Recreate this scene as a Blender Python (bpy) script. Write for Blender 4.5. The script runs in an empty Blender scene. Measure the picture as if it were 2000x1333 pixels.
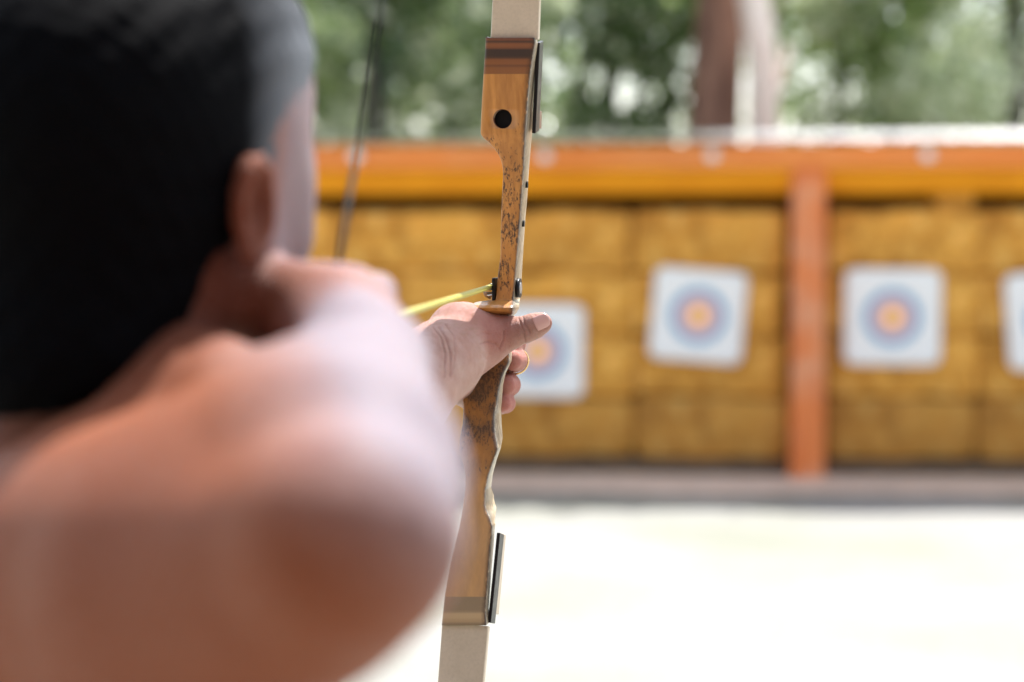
import bpy, bmesh, math, random
import numpy as np
from mathutils import Vector, Matrix
random.seed(7); RNG = np.random.default_rng(7)
S = bpy.context.scene
COL = S.collection
R = math.radians
# ------------------------------------------------------------------ camera geometry (70 mm lens, eye height 1.6 m)
Q = 36 / 2000 / 70
PITCH = 0.0541
CAMZ = 1.6
cp, sp = math.cos(PITCH), math.sin(PITCH)
def P(px, py, d):
    """a point seen at that place of the photograph, d metres away"""
    x = (px - 1000) * Q * d; u = -(py - 666.5) * Q * d
    return np.array([x, d * cp + u * sp, CAMZ - d * sp + u * cp])
# ------------------------------------------------------------------ object helpers
def tag(o, label=None, cat=None, group=None, kind=None):
    for k, v in (('label', label), ('category', cat), ('group', group), ('kind', kind)):
        if v: o[k] = v
    return o
def empty(name, loc=(0, 0, 0), rz=0):
    o = bpy.data.objects.new(name, None); o.empty_display_size = .1
    o.location = loc; o.rotation_euler = (0, 0, rz); COL.objects.link(o); return o
def mesh_obj(name, verts, faces, mat, parent=None, smooth=False, uv=None, world=True):
    me = bpy.data.meshes.new(name)
    verts = np.asarray(verts, dtype=np.float64)
    if parent is not None and world:            # verts given in world space: move them into the parent's frame
        inv = np.array((Matrix.Translation(parent.location) @ parent.rotation_euler.to_matrix().to_4x4()).inverted())
        verts = verts @ inv[:3, :3].T + inv[:3, 3]
    if isinstance(faces, np.ndarray):
        nf, k = faces.shape
        me.vertices.add(len(verts)); me.vertices.foreach_set('co', verts.ravel())
        me.loops.add(nf * k); me.loops.foreach_set('vertex_index', faces.ravel().astype(np.int32))
        me.polygons.add(nf); me.polygons.foreach_set('loop_start', np.arange(0, nf * k, k, dtype=np.int32))
        me.update(calc_edges=True)
    else:
        me.from_pydata([tuple(v) for v in verts], [], faces)
    if uv is not None:
        l = me.uv_layers.new(name='UVMap')
        idx = np.empty(len(me.loops), dtype=np.int32); me.loops.foreach_get('vertex_index', idx)
        l.data.foreach_set('uv', np.asarray(uv)[idx].ravel())
    me.polygons.foreach_set('use_smooth', [smooth] * len(me.polygons))
    if mat: me.materials.append(mat)
    me.update()
    o = bpy.data.objects.new(name, me); COL.objects.link(o)
    if parent is not None: o.parent = parent
    return o
def fattr(o, name, vals):
    a = o.data.attributes.new(name, 'FLOAT', 'POINT'); a.data.foreach_set('value', np.asarray(vals, dtype=np.float32))
def bevel(o, w, seg=2):
    m = o.modifiers.new('bevel', 'BEVEL'); m.width = w; m.segments = seg; m.limit_method = 'ANGLE'; m.angle_limit = R(40)
    return o
def box_vf(c, s, M=None):
    c = np.array(c); s = np.array(s) / 2
    v = np.array([[x, y, z] for x in (-1, 1) for y in (-1, 1) for z in (-1, 1)]) * s
    if M is not None: v = v @ np.array(M).T
    v = v + c
    f = [(0, 1, 3, 2), (4, 6, 7, 5), (0, 4, 5, 1), (2, 3, 7, 6), (0, 2, 6, 4), (1, 5, 7, 3)]
    return v, f
def tube_vf(pts, rad, n=12, caps=True):
    pts = [np.array(p, float) for p in pts]
    if np.isscalar(rad): rad = [rad] * len(pts)
    V = []; F = []; up = None
    for i, p in enumerate(pts):
        t = pts[min(i + 1, len(pts) - 1)] - pts[max(i - 1, 0)]; t /= np.linalg.norm(t) + 1e-12
        if up is None: up = np.array([0, 0, 1.]) if abs(t[2]) < .9 else np.array([1., 0, 0])
        a = np.cross(t, up); a /= np.linalg.norm(a); b = np.cross(a, t); up = b
        for k in range(n):
            th = 2 * math.pi * k / n
            V.append(p + rad[i] * (math.cos(th) * a + math.sin(th) * b))
    for i in range(len(pts) - 1):
        for k in range(n):
            F.append((i * n + k, i * n + (k + 1) % n, (i + 1) * n + (k + 1) % n, (i + 1) * n + k))
    if caps:
        F.append(tuple(range(n))[::-1]); F.append(tuple((len(pts) - 1) * n + k for k in range(n)))
    return V, F
def join_vf(*parts):
    V = []; F = []
    for v, f in parts:
        o = len(V); V += [tuple(x) for x in v]; F += [tuple(i + o for i in q) for q in f]
    return V, F
# ------------------------------------------------------------------ node helpers
class NT:
    def __init__(s, name):
        s.m = bpy.data.materials.new(name); s.m.use_nodes = True; s.t = s.m.node_tree; s.t.nodes.clear()
        s.out = s.n('ShaderNodeOutputMaterial')
    def n(s, typ, ins=None, **props):
        nd = s.t.nodes.new(typ)
        for k, v in props.items(): setattr(nd, k, v)
        if ins:
            for k, v in ins.items():
                if hasattr(v, 'links') or isinstance(v, bpy.types.NodeSocket): s.t.links.new(v, nd.inputs[k])
                else: nd.inputs[k].default_value = v
        return nd
    def noise(s, vec, scale, detail=4, rough=.55, dist=0):
        return s.n('ShaderNodeTexNoise', {'Vector': vec, 'Scale': scale, 'Detail': detail, 'Roughness': rough, 'Distortion': dist}).outputs['Fac']
    def ramp(s, fac, stops, interp='LINEAR'):
        r = s.n('ShaderNodeValToRGB', {'Fac': fac}); cr = r.color_ramp; cr.interpolation = interp
        while len(cr.elements) < len(stops): cr.elements.new(.5)
        for e, (p, c) in zip(cr.elements, stops):
            e.position = p; e.color = (c, c, c, 1) if np.isscalar(c) else (*c, 1)
        return r.outputs['Color']
    def mix(s, f, a, b, mode='MIX'):
        m = s.n('ShaderNodeMix', data_type='RGBA', blend_type=mode)
        for sock, v in ((m.inputs[0], f), (m.inputs[6], a), (m.inputs[7], b)):
            if isinstance(v, bpy.types.NodeSocket): s.t.links.new(v, sock)
            elif sock.type == 'VALUE': sock.default_value = v
            else: sock.default_value = (*v, 1) if len(v) == 3 else v
        return m.outputs[2]
    def math(s, op, a, b=0, c=0):
        m = s.n('ShaderNodeMath', operation=op)
        for i, v in enumerate((a, b, c)):
            if isinstance(v, bpy.types.NodeSocket): s.t.links.new(v, m.inputs[i])
            else: m.inputs[i].default_value = v
        return m.outputs[0]
    def bump(s, h, strength, dist):
        return s.n('ShaderNodeBump', {'Height': h, 'Strength': strength, 'Distance': dist}).outputs[0]
    def coord(s, which='Object', scale=(1, 1, 1)):
        c = s.n('ShaderNodeTexCoord').outputs[which]
        return s.n('ShaderNodeMapping', {'Vector': c, 'Scale': scale}).outputs[0]
    def attr(s, name): return s.n('ShaderNodeAttribute', attribute_name=name).outputs['Fac']
    def bsdf(s, **k):
        b = s.n('ShaderNodeBsdfPrincipled')
        for kk, v in k.items():
            kk = kk.replace('_', ' ')
            if isinstance(v, bpy.types.NodeSocket): s.t.links.new(v, b.inputs[kk])
            else: b.inputs[kk].default_value = (*v, 1) if (isinstance(v, tuple) and len(v) == 3 and b.inputs[kk].type == 'RGBA') else v
        s.t.links.new(b.outputs[0], s.out.inputs[0]); return b
# ------------------------------------------------------------------ materials
def mat_skin():
    t = NT('skin'); o = t.coord()
    mott = t.noise(o, 34, 4, .6); fine = t.noise(o, 260, 3, .6)
    base = t.mix(t.ramp(mott, [(.35, 0), (.68, 1)]), (.41, .215, .165), (.54, .355, .295))
    base = t.mix(t.attr('pale'), base, (.255, .24, .285))  # forearm top and face: cool cast of their light painted into the skin
    base = t.mix(t.math('MULTIPLY', t.attr('red'), .85), base, (.42, .115, .09))
    base = t.mix(t.attr('tan'), base, (.26, .066, .019))  # back and upper arm: orange-brown of their shade painted into the skin
    base = t.mix(t.attr('painted_shade'), base, (.075, .019, .013))  # ear, neck and far shoulder darkened, the head's shade painted in
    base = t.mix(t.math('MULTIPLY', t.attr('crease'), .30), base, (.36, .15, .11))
    base = t.mix(t.ramp(fine, [(.35, .0), (.7, .22)]), base, (.55, .30, .23))
    vor = t.n('ShaderNodeTexVoronoi', {'Vector': o, 'Scale': 700.}, feature='DISTANCE_TO_EDGE').outputs[0]
    h = t.math('ADD', t.math('MULTIPLY', t.ramp(vor, [(0, 0), (.12, 1)]), .35), t.noise(t.coord(scale=(1, 1, 2.2)), 210, 5, .6))
    t.bsdf(Base_Color=base, Roughness=t.ramp(mott, [(.3, .42), (.7, .56)]), Subsurface_Weight=.32, Subsurface_Scale=.006,
           Subsurface_Radius=(1, .35, .2), Specular_IOR_Level=.14, Normal=t.bump(h, .7, .0013))
    return t.m
def mat_hair():
    t = NT('short_dark_hair'); o = t.coord(); fade_sheen = t.attr('fade_sheen')
    n = t.noise(t.coord(scale=(1, 1, .3)), 420, 3, .7)
    dark = t.mix(n, (.001, .0012, .0014), (.004, .004, .005))
    grey = t.mix(n, (.17, .19, .21), (.38, .40, .43))  # cropped right temple, with its blue-grey sky sheen painted in
    t.bsdf(Base_Color=t.mix(fade_sheen, dark, grey), Roughness=.7, Specular_IOR_Level=.03,
           Normal=t.bump(n, .6, .002))
    return t.m
def mat_nail():
    t = NT('nail'); t.bsdf(Base_Color=(.66, .38, .33), Roughness=.28, Specular_IOR_Level=.5, Coat_Weight=.1, Coat_Roughness=.3); return t.m
def mat_simple(name, c, rough=.5, metal=0, spec=.5, var=.0, scale=60, bump=0.):
    t = NT(name); o = t.coord(); n = t.noise(o, scale, 5, .6)
    b = t.mix(t.ramp(n, [(.3, 0), (.7, 1)]), tuple(x * (1 - var) for x in c), tuple(min(1, x * (1 + var)) for x in c))
    k = dict(Base_Color=b, Roughness=t.ramp(n, [(.3, max(0, rough - .07)), (.7, min(1, rough + .07))]), Metallic=metal, Specular_IOR_Level=spec)
    if bump: k['Normal'] = t.bump(n, .5, bump)
    t.bsdf(**k); return t.m
def mat_riser():
    """varnished, scuffed laminated wood; UV: u = way round the section, v = height along the bow in photo px / 1000"""
    t = NT('worn_laminated_wood')
    uvn = t.n('ShaderNodeTexCoord').outputs['UV']; sep = t.n('ShaderNodeSeparateXYZ', {'Vector': uvn}); v = sep.outputs[1]
    side = t.attr('side'); o = t.coord()
    grain = t.noise(t.coord(scale=(260, 260, 9)), 1.0, 6, .6, .3)
    wave = t.noise(t.coord(scale=(40, 40, 3)), 1.0, 4, .5, 1.2)
    base = t.mix(t.ramp(grain, [(.3, 0), (.72, 1)]), (.45, .18, .035), (.66, .295, .068))
    base = t.mix(t.ramp(wave, [(.40, .0), (.7, .45)]), base, (.27, .095, .02))
    # laminations of the limb joints (tops and bottoms of the handle)
    bands = t.ramp(v, [(0, (.14, .045, .015)), (.079, (.15, .045, .015)), (.081, (.03, .015, .01)), (.0845, (.03, .015, .01)),
                       (.085, (.20, .065, .02)), (.0935, (.22, .07, .02)), (.0945, (.012, .007, .005)), (.113, (.012, .007, .005)),
                       (.1145, (.19, .062, .016)), (.1285, (.24, .08, .02)), (.129, (.10, .035, .012)), (.1305, (.22, .075, .02)),
                       (.1425, (.24, .085, .022)), (.144, (.13, .045, .014)), (.1455, (.4, .16, .04))], 'LINEAR')
    base = t.mix(t.math('LESS_THAN', v, .1450), base, t.mix(.05, bands, base))
    lowm = t.math('GREATER_THAN', v, 1.166)
    bands2 = t.ramp(t.math('SUBTRACT', v, 1.0), [(.166, (.09, .06, .035)), (.195, (.10, .065, .04)), (.1965, (.5, .33, .16)), (.207, (.5, .33, .16)),
                       (.2085, (.12, .06, .02)), (.2105, (.4, .25, .11)), (.216, (.34, .2, .09)), (.2175, (.05, .03, .015)), (.23, (.05, .03, .015))])
    base = t.mix(lowm, base, bands2)
    # scuffs and finger dirt, heavier near the arrow pass and on the grip
    sc1 = t.noise(t.coord(scale=(480, 480, 170)), 1.0, 7, .78)
    heavy = t.ramp(v, [(.15, .15), (.25, .5), (.33, .95), (.45, 1), (.61, .75), (.66, 1), (.74, 1.12), (.86, 1.08), (.95, .25), (1.0, 0)])
    thr = t.math('SUBTRACT', .74, t.math('MULTIPLY', heavy, .215))
    big = t.noise(o, 38, 3, .5)
    sc = t.math('SUBTRACT', t.math('ADD', sc1, t.math('MULTIPLY', t.math('SUBTRACT', big, .5), .45)), thr)
    scm = t.ramp(t.math('MULTIPLY', sc, 12), [(0, 0), (.5, 1)])
    base = t.mix(t.math('MULTIPLY', scm, .9), base, (.035, .018, .010))
    dirt = t.ramp(v, [(.60, 0), (.70, .8), (.80, .9), (.87, .65), (.93, .15), (.97, .0)])
    base = t.mix(t.ramp(v, [(.86, 0), (1.0, .45)]), base, (.52, .36, .19))  # lower handle washed paler, haze of the blurred arm painted in
    base = t.mix(t.math('MULTIPLY', dirt, t.ramp(big, [(.3, .35), (.6, 1)])), base, (.085, .04, .015))
    # paler, lined right side
    pale = t.mix(t.ramp(grain, [(.3, 0), (.7, 1)]), (.55, .43, .27), (.76, .63, .43))
    lines = t.noise(t.coord(scale=(520, 520, 4)), 1.0, 2, .5)
    pale = t.mix(t.ramp(lines, [(.52, 0), (.6, .5)]), pale, (.16, .09, .04))
    base = t.mix(side, base, pale)
    edge = t.attr('edge')
    base = t.mix(t.math('MULTIPLY', edge, t.ramp(sc1, [(.36, 0), (.48, .95)])), base, (.05, .03, .018))
    rough = t.ramp(t.math('ADD', scm, big), [(.3, .30), (1.2, .62)])
    h = t.math('SUBTRACT', t.math('MULTIPLY', grain, .25), scm)
    t.bsdf(Base_Color=base, Roughness=rough, Coat_Weight=.30, Coat_Roughness=.22, Normal=t.bump(h, .35, .0006))
    return t.m
def mat_limb():
    t = NT('cream_fibreglass'); o = t.coord()
    n = t.noise(o, 22, 5, .6); f = t.noise(o, 400, 3, .7)
    b = t.mix(t.ramp(n, [(.35, 0), (.7, 1)]), (.56, .45, .32), (.66, .54, .40))
    b = t.mix(t.ramp(f, [(.45, 0), (.75, .3)]), b, (.36, .28, .20))
    sp_ = t.noise(o, 75, 2, .5)
    b = t.mix(t.ramp(sp_, [(.70, 0), (.76, .6)]), b, (.22, .17, .12))
    t.bsdf(Base_Color=b, Roughness=.42, Specular_IOR_Level=.5, Coat_Weight=.15, Normal=t.bump(f, .15, .0005)); return t.m
def mat_straw():
    t = NT('straw'); o = t.coord()
    a = t.noise(t.coord(scale=(6, 30, 60)), 1.0, 6, .7, .6); big = t.noise(o, 2.6, 4, .6)
    info = t.n('ShaderNodeObjectInfo').outputs['Random']
    b = t.mix(t.ramp(a, [(.32, 0), (.66, 1)]), (.76, .29, .03), (1.0, .57, .12))
    blot = t.noise(o, 7.5, 5, .7, .4)
    b = t.mix(t.ramp(big, [(.36, .55), (.62, 0)]), b, (.42, .19, .03))
    b = t.mix(t.ramp(blot, [(.36, .6), (.52, 0)]), b, (.28, .10, .015))
    b = t.mix(t.ramp(blot, [(.54, 0), (.68, .6)]), b, (1., .70, .25))
    b = t.mix(t.math('MULTIPLY', info, .35), b, (.48, .22, .04))
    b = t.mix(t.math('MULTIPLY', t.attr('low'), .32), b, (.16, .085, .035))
    t.bsdf(Base_Color=b, Roughness=.8, Specular_IOR_Level=.2, Normal=t.bump(a, .6, .008)); return t.m
def mat_orange():
    t = NT('orange_painted_timber'); o = t.coord()
    g = t.noise(t.coord(scale=(3, 30, 30)), 1.0, 5, .6); big = t.noise(o, 1.6, 4, .6)
    b = t.mix(t.ramp(g, [(.3, 0), (.7, 1)]), (.80, .21, .03), (.95, .30, .05))
    b = t.mix(t.ramp(big, [(.45, 0), (.7, .35)]), b, (.85, .38, .14))
    t.bsdf(Base_Color=b, Roughness=.5, Normal=t.bump(g, .3, .004)); return t.m
def mat_post():
    t = NT('orange_painted_post'); o = t.coord()
    g = t.noise(t.coord(scale=(30, 30, 2.2)), 1.0, 5, .6); big = t.noise(o, 3.2, 4, .6)
    b = t.mix(t.ramp(g, [(.3, 0), (.7, 1)]), (.66, .15, .03), (.85, .25, .06))
    b = t.mix(t.ramp(big, [(.48, 0), (.62, .55)]), b, (.72, .42, .27))
    t.bsdf(Base_Color=b, Roughness=.45, Normal=t.bump(g, .3, .004)); return t.m
def mat_roof():
    t = NT('corrugated_roof'); o = t.coord(); n = t.noise(o, 1.3, 5, .65)
    sx = t.n('ShaderNodeSeparateXYZ', {'Vector': o}).outputs[0]
    m = t.ramp(t.math('ADD', t.math('MULTIPLY', sx, .45), t.math('MULTIPLY', t.math('SUBTRACT', n, .5), 1.2)), [(-.9 + .9, 0), (.35, 1)])
    m = t.ramp(t.math('ADD', t.math('ADD', t.math('MULTIPLY', sx, .3), .50), t.math('MULTIPLY', t.math('SUBTRACT', n, .5), 1.0)), [(.25, 0), (.5, 1)])
    b = t.mix(m, (.10, .11, .06), (.92, .86, .84))  # left part dark, tree shade painted into the roof colour
    t.bsdf(Base_Color=b, Roughness=.5); return t.m
def mat_paper():
    t = NT('printed_target_paper')
    o = t.n('ShaderNodeTexCoord').outputs['Object']
    sep = t.n('ShaderNodeSeparateXYZ', {'Vector': o})
    r = t.math('SQRT', t.math('ADD', t.math('POWER', sep.outputs[0], 2.), t.math('POWER', sep.outputs[2], 2.)))
    W = (.93, .93, .92)
    c = t.ramp(t.math('MULTIPLY', r, 1 / .4), [(0, (.98, .56, .20)), (.165, (.98, .56, .20)), (.170, (.90, .56, .56)), (.325, (.90, .56, .56)),
                 (.330, (.17, .38, .58)), (.455, (.17, .38, .58)), (.460, W), (.545, W), (.548, (.4, .4, .4)), (.552, (.4, .4, .4)), (.555, W),
                 (.665, W), (.668, (.4, .4, .4)), (.672, (.4, .4, .4)), (.675, W)], 'CONSTANT')
    n = t.noise(o, 8, 3, .5)
    t.bsdf(Base_Color=c, Roughness=.7, Specular_IOR_Level=.2, Normal=t.bump(n, .3, .01)); return t.m
def mat_ground():
    t = NT('dry_sandy_turf'); o = t.coord()
    n = t.noise(o, .55, 5, .6); f = t.noise(o, 14, 6, .7); g = t.noise(o, .22, 3, .5)
    b = t.mix(t.ramp(f, [(.3, 0), (.7, 1)]), (.29, .285, .26), (.385, .38, .355))
    b = t.mix(t.ramp(n, [(.42, 0), (.70, .55)]), b, (.22, .235, .14))
    b = t.mix(t.ramp(g, [(.55, 0), (.7, .4)]), b, (.40, .36, .28))
    t.bsdf(Base_Color=b, Roughness=.9, Specular_IOR_Level=.15, Normal=t.bump(f, .6, .03)); return t.m
def mat_leaf(name, c1, c2, c3):
    t = NT(name); geo = t.n('ShaderNodeNewGeometry'); rnd = geo.outputs['Random Per Island']
    b = t.ramp(rnd, [(0, c1), (.88, c2), (.90, c3), (1, c3)])  # near-white share of the leaves, glints painted as leaf colour
    rr = t.ramp(t.math('FRACT', t.math('MULTIPLY', rnd, 37.)), [(0, .13), (.49, .13), (.51, .26), (1, .26)])
    pr = t.n('ShaderNodeBsdfPrincipled', {'Base Color': b, 'Roughness': rr, 'Specular IOR Level': 1.})
    tr = t.n('ShaderNodeBsdfTranslucent', {'Color': t.mix(.3, b, (.6, .7, .35))})
    mx = t.n('ShaderNodeMixShader', {0: .5, 1: pr.outputs[0], 2: tr.outputs[0]})
    t.t.links.new(mx.outputs[0], t.out.inputs[0]); return t.m
def mat_bark(name, c1, c2):
    t = NT(name); o = t.coord(); n = t.noise(t.coord(scale=(9, 9, 2)), 1.0, 6, .65, .5)
    t.bsdf(Base_Color=t.mix(t.ramp(n, [(.35, 0), (.65, 1)]), c1, c2), Roughness=.85, Normal=t.bump(n, .9, .03)); return t.m

M = dict(skin=mat_skin(), hair=mat_hair(), nail=mat_nail(), riser=mat_riser(), limb=mat_limb(), straw=mat_straw(), orange=mat_orange(),
         post=mat_post(), roof=mat_roof(), paper=mat_paper(), ground=mat_ground(),
         black=mat_simple('black_plastic', (.004, .004, .005), .35, spec=.35, var=.3, scale=120),
         hole=mat_simple('dark_bushing', (.004, .004, .004), .6, spec=.2),
         steel=mat_simple('steel', (.55, .55, .56), .3, 1, var=.15),
         gold=mat_simple('gold', (.85, .58, .25), .22, 1, var=.08),
         string=mat_simple('bowstring', (.008, .010, .008), .9, var=.3, scale=300),
         shaft=mat_simple('yellow_shaft', (.48, .43, .08), .35, var=.08, scale=80),
         shaft_end=mat_simple('dark_point', (.10, .095, .05), .35, .4, var=.2),
         feather=mat_simple('feather', (.30, .27, .22), .7, var=.35, scale=300, bump=.0005),
         suede=mat_simple('worn_shelf_pad', (.30, .26, .21), .85, var=.4, scale=500, bump=.0006),
         shirt=mat_simple('navy_cotton', (.016, .022, .040), .85, spec=.15, var=.25, scale=200, bump=.002),
         denim=mat_simple('dark_denim', (.03, .045, .09), .85, spec=.15, var=.3, scale=300, bump=.002),
         rubber=mat_simple('shoe_leather', (.05, .045, .04), .6, var=.3, scale=80),
         white=mat_simple('glint_white', (.85, .83, .80), .3, var=.03),
         deck=mat_simple('stained_deck_boards', (.17, .065, .025), .6, var=.25, scale=6),
         pine=mat_simple('blocker_pine_boards', (.36, .14, .05), .6, var=.25, scale=6),
         timber=mat_simple('old_dark_timber', (.13, .085, .05), .8, var=.4, scale=14, bump=.01),
         board=mat_simple('brown_back_boards', (.10, .05, .02), .8, var=.4, scale=9, bump=.01),
         dirt=mat_simple('grey_trodden_dirt', (.74, .61, .50), .92, spec=.15, var=.22, scale=7, bump=.02),
         barkp=mat_bark('sunlit_bark', (.95, .74, .64), (1., .88, .80)), barkd=mat_bark('brown_bark', (.13, .06, .04), (.36, .19, .13)), barkk=mat_bark('dark_bark', (.02, .018, .015), (.06, .05, .04)))
LEAVES = [mat_leaf('leaf_dark', (.03, .07, .025), (.10, .18, .05), (.90, .92, .75)),
          mat_leaf('leaf_mid', (.07, .13, .035), (.36, .48, .16), (.95, .95, .82)),
          mat_leaf('leaf_pale', (.50, .58, .38), (.82, .86, .66), (.95, .95, .88))]
# ================================================================== SIGNED DISTANCE MODELLING of the archer
class Field:
    def __init__(s, ax, ay, az):
        s.ax, s.ay, s.az = [np.asarray(a, dtype=np.float32) for a in (ax, ay, az)]
        s.F = np.full((len(ax), len(ay), len(az)), .05, dtype=np.float32)
    def sl(s, lo, hi):
        r = []
        for a, l, h in zip((s.ax, s.ay, s.az), lo, hi):
            i = max(0, np.searchsorted(a, l) - 1); j = min(len(a), np.searchsorted(a, h) + 1); r.append(slice(i, j))
        return tuple(r)
    def grid(s, sl):
        return s.ax[sl[0]][:, None, None], s.ay[sl[1]][None, :, None], s.az[sl[2]][None, None, :]
    def comb(s, sl, d, k, sub=False):
        A = s.F[sl]
        if sub:
            d = -d
            if k > 0: h = np.clip(k - np.abs(A - d), 0, None) / k; s.F[sl] = np.maximum(A, d) + h * h * k * .25
            else: s.F[sl] = np.maximum(A, d)
        else:
            if k > 0: h = np.clip(k - np.abs(A - d), 0, None) / k; s.F[sl] = np.minimum(A, d) - h * h * k * .25
            else: s.F[sl] = np.minimum(A, d)
    def cap(s, a, ra, b, rb, k=.01, flat=None, fs=1., sub=False):
        """tapered capsule; flat = (axis, factor > 1 thins it along that axis)"""
        a = np.array(a, np.float32); b = np.array(b, np.float32); m = max(ra, rb) + k + .012
        sl = s.sl(np.minimum(a, b) - m, np.maximum(a, b) + m); X, Y, Z = s.grid(sl)
        if 0 in (X.size, Y.size, Z.size): return
        ab = b - a; L = float(ab @ ab) + 1e-12
        t = np.clip(((X - a[0]) * ab[0] + (Y - a[1]) * ab[1] + (Z - a[2]) * ab[2]) / L, 0, 1)
        dx, dy, dz = X - a[0] - t * ab[0], Y - a[1] - t * ab[1], Z - a[2] - t * ab[2]
        if flat is not None:
            n = np.array(flat, float); n /= np.linalg.norm(n); q = dx * n[0] + dy * n[1] + dz * n[2]
            dx = dx + n[0] * q * (fs - 1); dy = dy + n[1] * q * (fs - 1); dz = dz + n[2] * q * (fs - 1)
        d = np.sqrt(dx * dx + dy * dy + dz * dz) - (ra + (rb - ra) * t)
        s.comb(sl, d.astype(np.float32), k, sub)
    def ell(s, c, rad, rot=None, k=.01, sub=False):
        c = np.array(c, float); rad = np.array(rad, float); rot = np.eye(3) if rot is None else np.array(rot)  # rows = axes
        m = max(rad) + k + .012
        sl = s.sl(c - m, c + m); X, Y, Z = s.grid(sl)
        if 0 in (X.size, Y.size, Z.size): return
        X, Y, Z = X - c[0], Y - c[1], Z - c[2]
        k0 = 0; k1 = 0
        for i in range(3):
            q = (X * rot[i][0] + Y * rot[i][1] + Z * rot[i][2]) / rad[i]; k0 = k0 + q * q; k1 = k1 + (q / rad[i]) ** 2
        k0 = np.sqrt(k0); d = k0 * (k0 - 1) / (np.sqrt(k1) + 1e-9)
        s.comb(sl, d.astype(np.float32), k, sub)
    def chain(s, pts, k=.006, **kw):
        for (a, ra), (b, rb) in zip(pts, pts[1:]): s.cap(a, ra, b, rb, k, **kw)
    def mesh(s):
        F = s.F; I = F < 0
        nx, ny, nz = F.shape
        cnt = np.zeros((nx - 1, ny - 1, nz - 1), np.uint8)
        for i in (0, 1):
            for j in (0, 1):
                for k in (0, 1): cnt += I[i:nx - 1 + i, j:ny - 1 + j, k:nz - 1 + k]
        act = (cnt > 0) & (cnt < 8); ci, cj, ck = np.nonzero(act)
        idx = np.full(act.shape, -1, np.int32); idx[ci, cj, ck] = np.arange(len(ci))
        vals = {}
        for i in (0, 1):
            for j in (0, 1):
                for k in (0, 1): vals[i, j, k] = F[ci + i, cj + j, ck + k]
        acc = np.zeros((len(ci), 3)); n = np.zeros(len(ci))
        for c0 in vals:
            for ax in range(3):
                if c0[ax] == 1: continue
                c1 = list(c0); c1[ax] = 1; c1 = tuple(c1)
                f0, f1 = vals[c0], vals[c1]; m = (f0 < 0) != (f1 < 0)
                t = np.where(m, f0 / np.where(m, f0 - f1, 1), 0)
                p = np.repeat(np.array(c0, float)[None], len(ci), 0); p[:, ax] += t
                acc[m] += p[m]; n[m] += 1
        acc /= n[:, None]
        V = np.empty_like(acc)
        for ax, (A, c) in enumerate(((s.ax, ci), (s.ay, cj), (s.az, ck))):
            A = A.astype(np.float64); V[:, ax] = A[c] + acc[:, ax] * (A[np.minimum(c + 1, len(A) - 1)] - A[c])
        Q_ = []
        for ax in range(3):
            a, b = [(1, 2), (2, 0), (0, 1)][ax]
            s0 = [slice(None)] * 3; s1 = [slice(None)] * 3; s0[ax] = slice(0, -1); s1[ax] = slice(1, None)
            x = I[tuple(s0)] != I[tuple(s1)]
            e = np.nonzero(x); e = [q for q in e]
            ok = (e[a] > 0) & (e[b] > 0) & (e[a] < F.shape[a] - 1) & (e[b] < F.shape[b] - 1)
            e = [q[ok] for q in e]; ins = I[tuple(e)]
            def cell(da, db):
                q = list(e); q[a] = q[a] + da; q[b] = q[b] + db; return idx[tuple(q)]
            quad = np.stack([cell(-1, -1), cell(0, -1), cell(0, 0), cell(-1, 0)], 1)
            quad[~ins] = quad[~ins][:, ::-1]; Q_.append(quad)
        return V, np.concatenate(Q_)
def axis(lo, hi, zones, coarse):
    """grid line positions: coarse spacing, finer inside the zones [(a, b, h)], smooth change between"""
    x = lo; out = [lo]
    while x < hi:
        h = coarse
        for a, b, hh in zones:
            dist = max(a - x, x - b, 0); h = min(h, hh + dist * .18)
        x += h; out.append(x)
    return out
def dseg(V, a, b):
    a = np.asarray(a); b = np.asarray(b); ab = b - a; t = np.clip((V - a) @ ab / (ab @ ab), 0, 1)
    return np.linalg.norm(V - a - t[:, None] * ab, axis=1)

def fix_normals(o):
    b = bmesh.new(); b.from_mesh(o.data); bmesh.ops.recalc_face_normals(b, faces=b.faces); b.to_mesh(o.data); b.free()
# ---- key points of the body (all in metres, from sight lines with real distances)
HC = P(262, 405, 1.086)                                   # middle of the head at ear level
phi = R(28); Fd = np.array([math.sin(phi), math.cos(phi), 0]); Rd = np.array([math.cos(phi), -math.sin(phi), 0]); Ud = np.array([0, 0, 1.])
tl = R(-4); Fd, Ud = Fd * math.cos(tl) + Ud * math.sin(tl), Ud * math.cos(tl) - Fd * math.sin(tl)
def H(r, f, u): return HC + Rd * r + Fd * f + Ud * u
HR = np.array([Rd, Fd, Ud])
SR = P(125, 1180, .95); ELR = P(684, 1052, .745); WRR = P(716, 715, .975)
NECK = P(190, 760, 1.09)
SL = P(560, 960, 1.27); ELL = P(640, 980, 1.44); WRL = P(838, 722, 1.63)
pelv = np.array([-.29, 1.06, .93])

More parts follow.
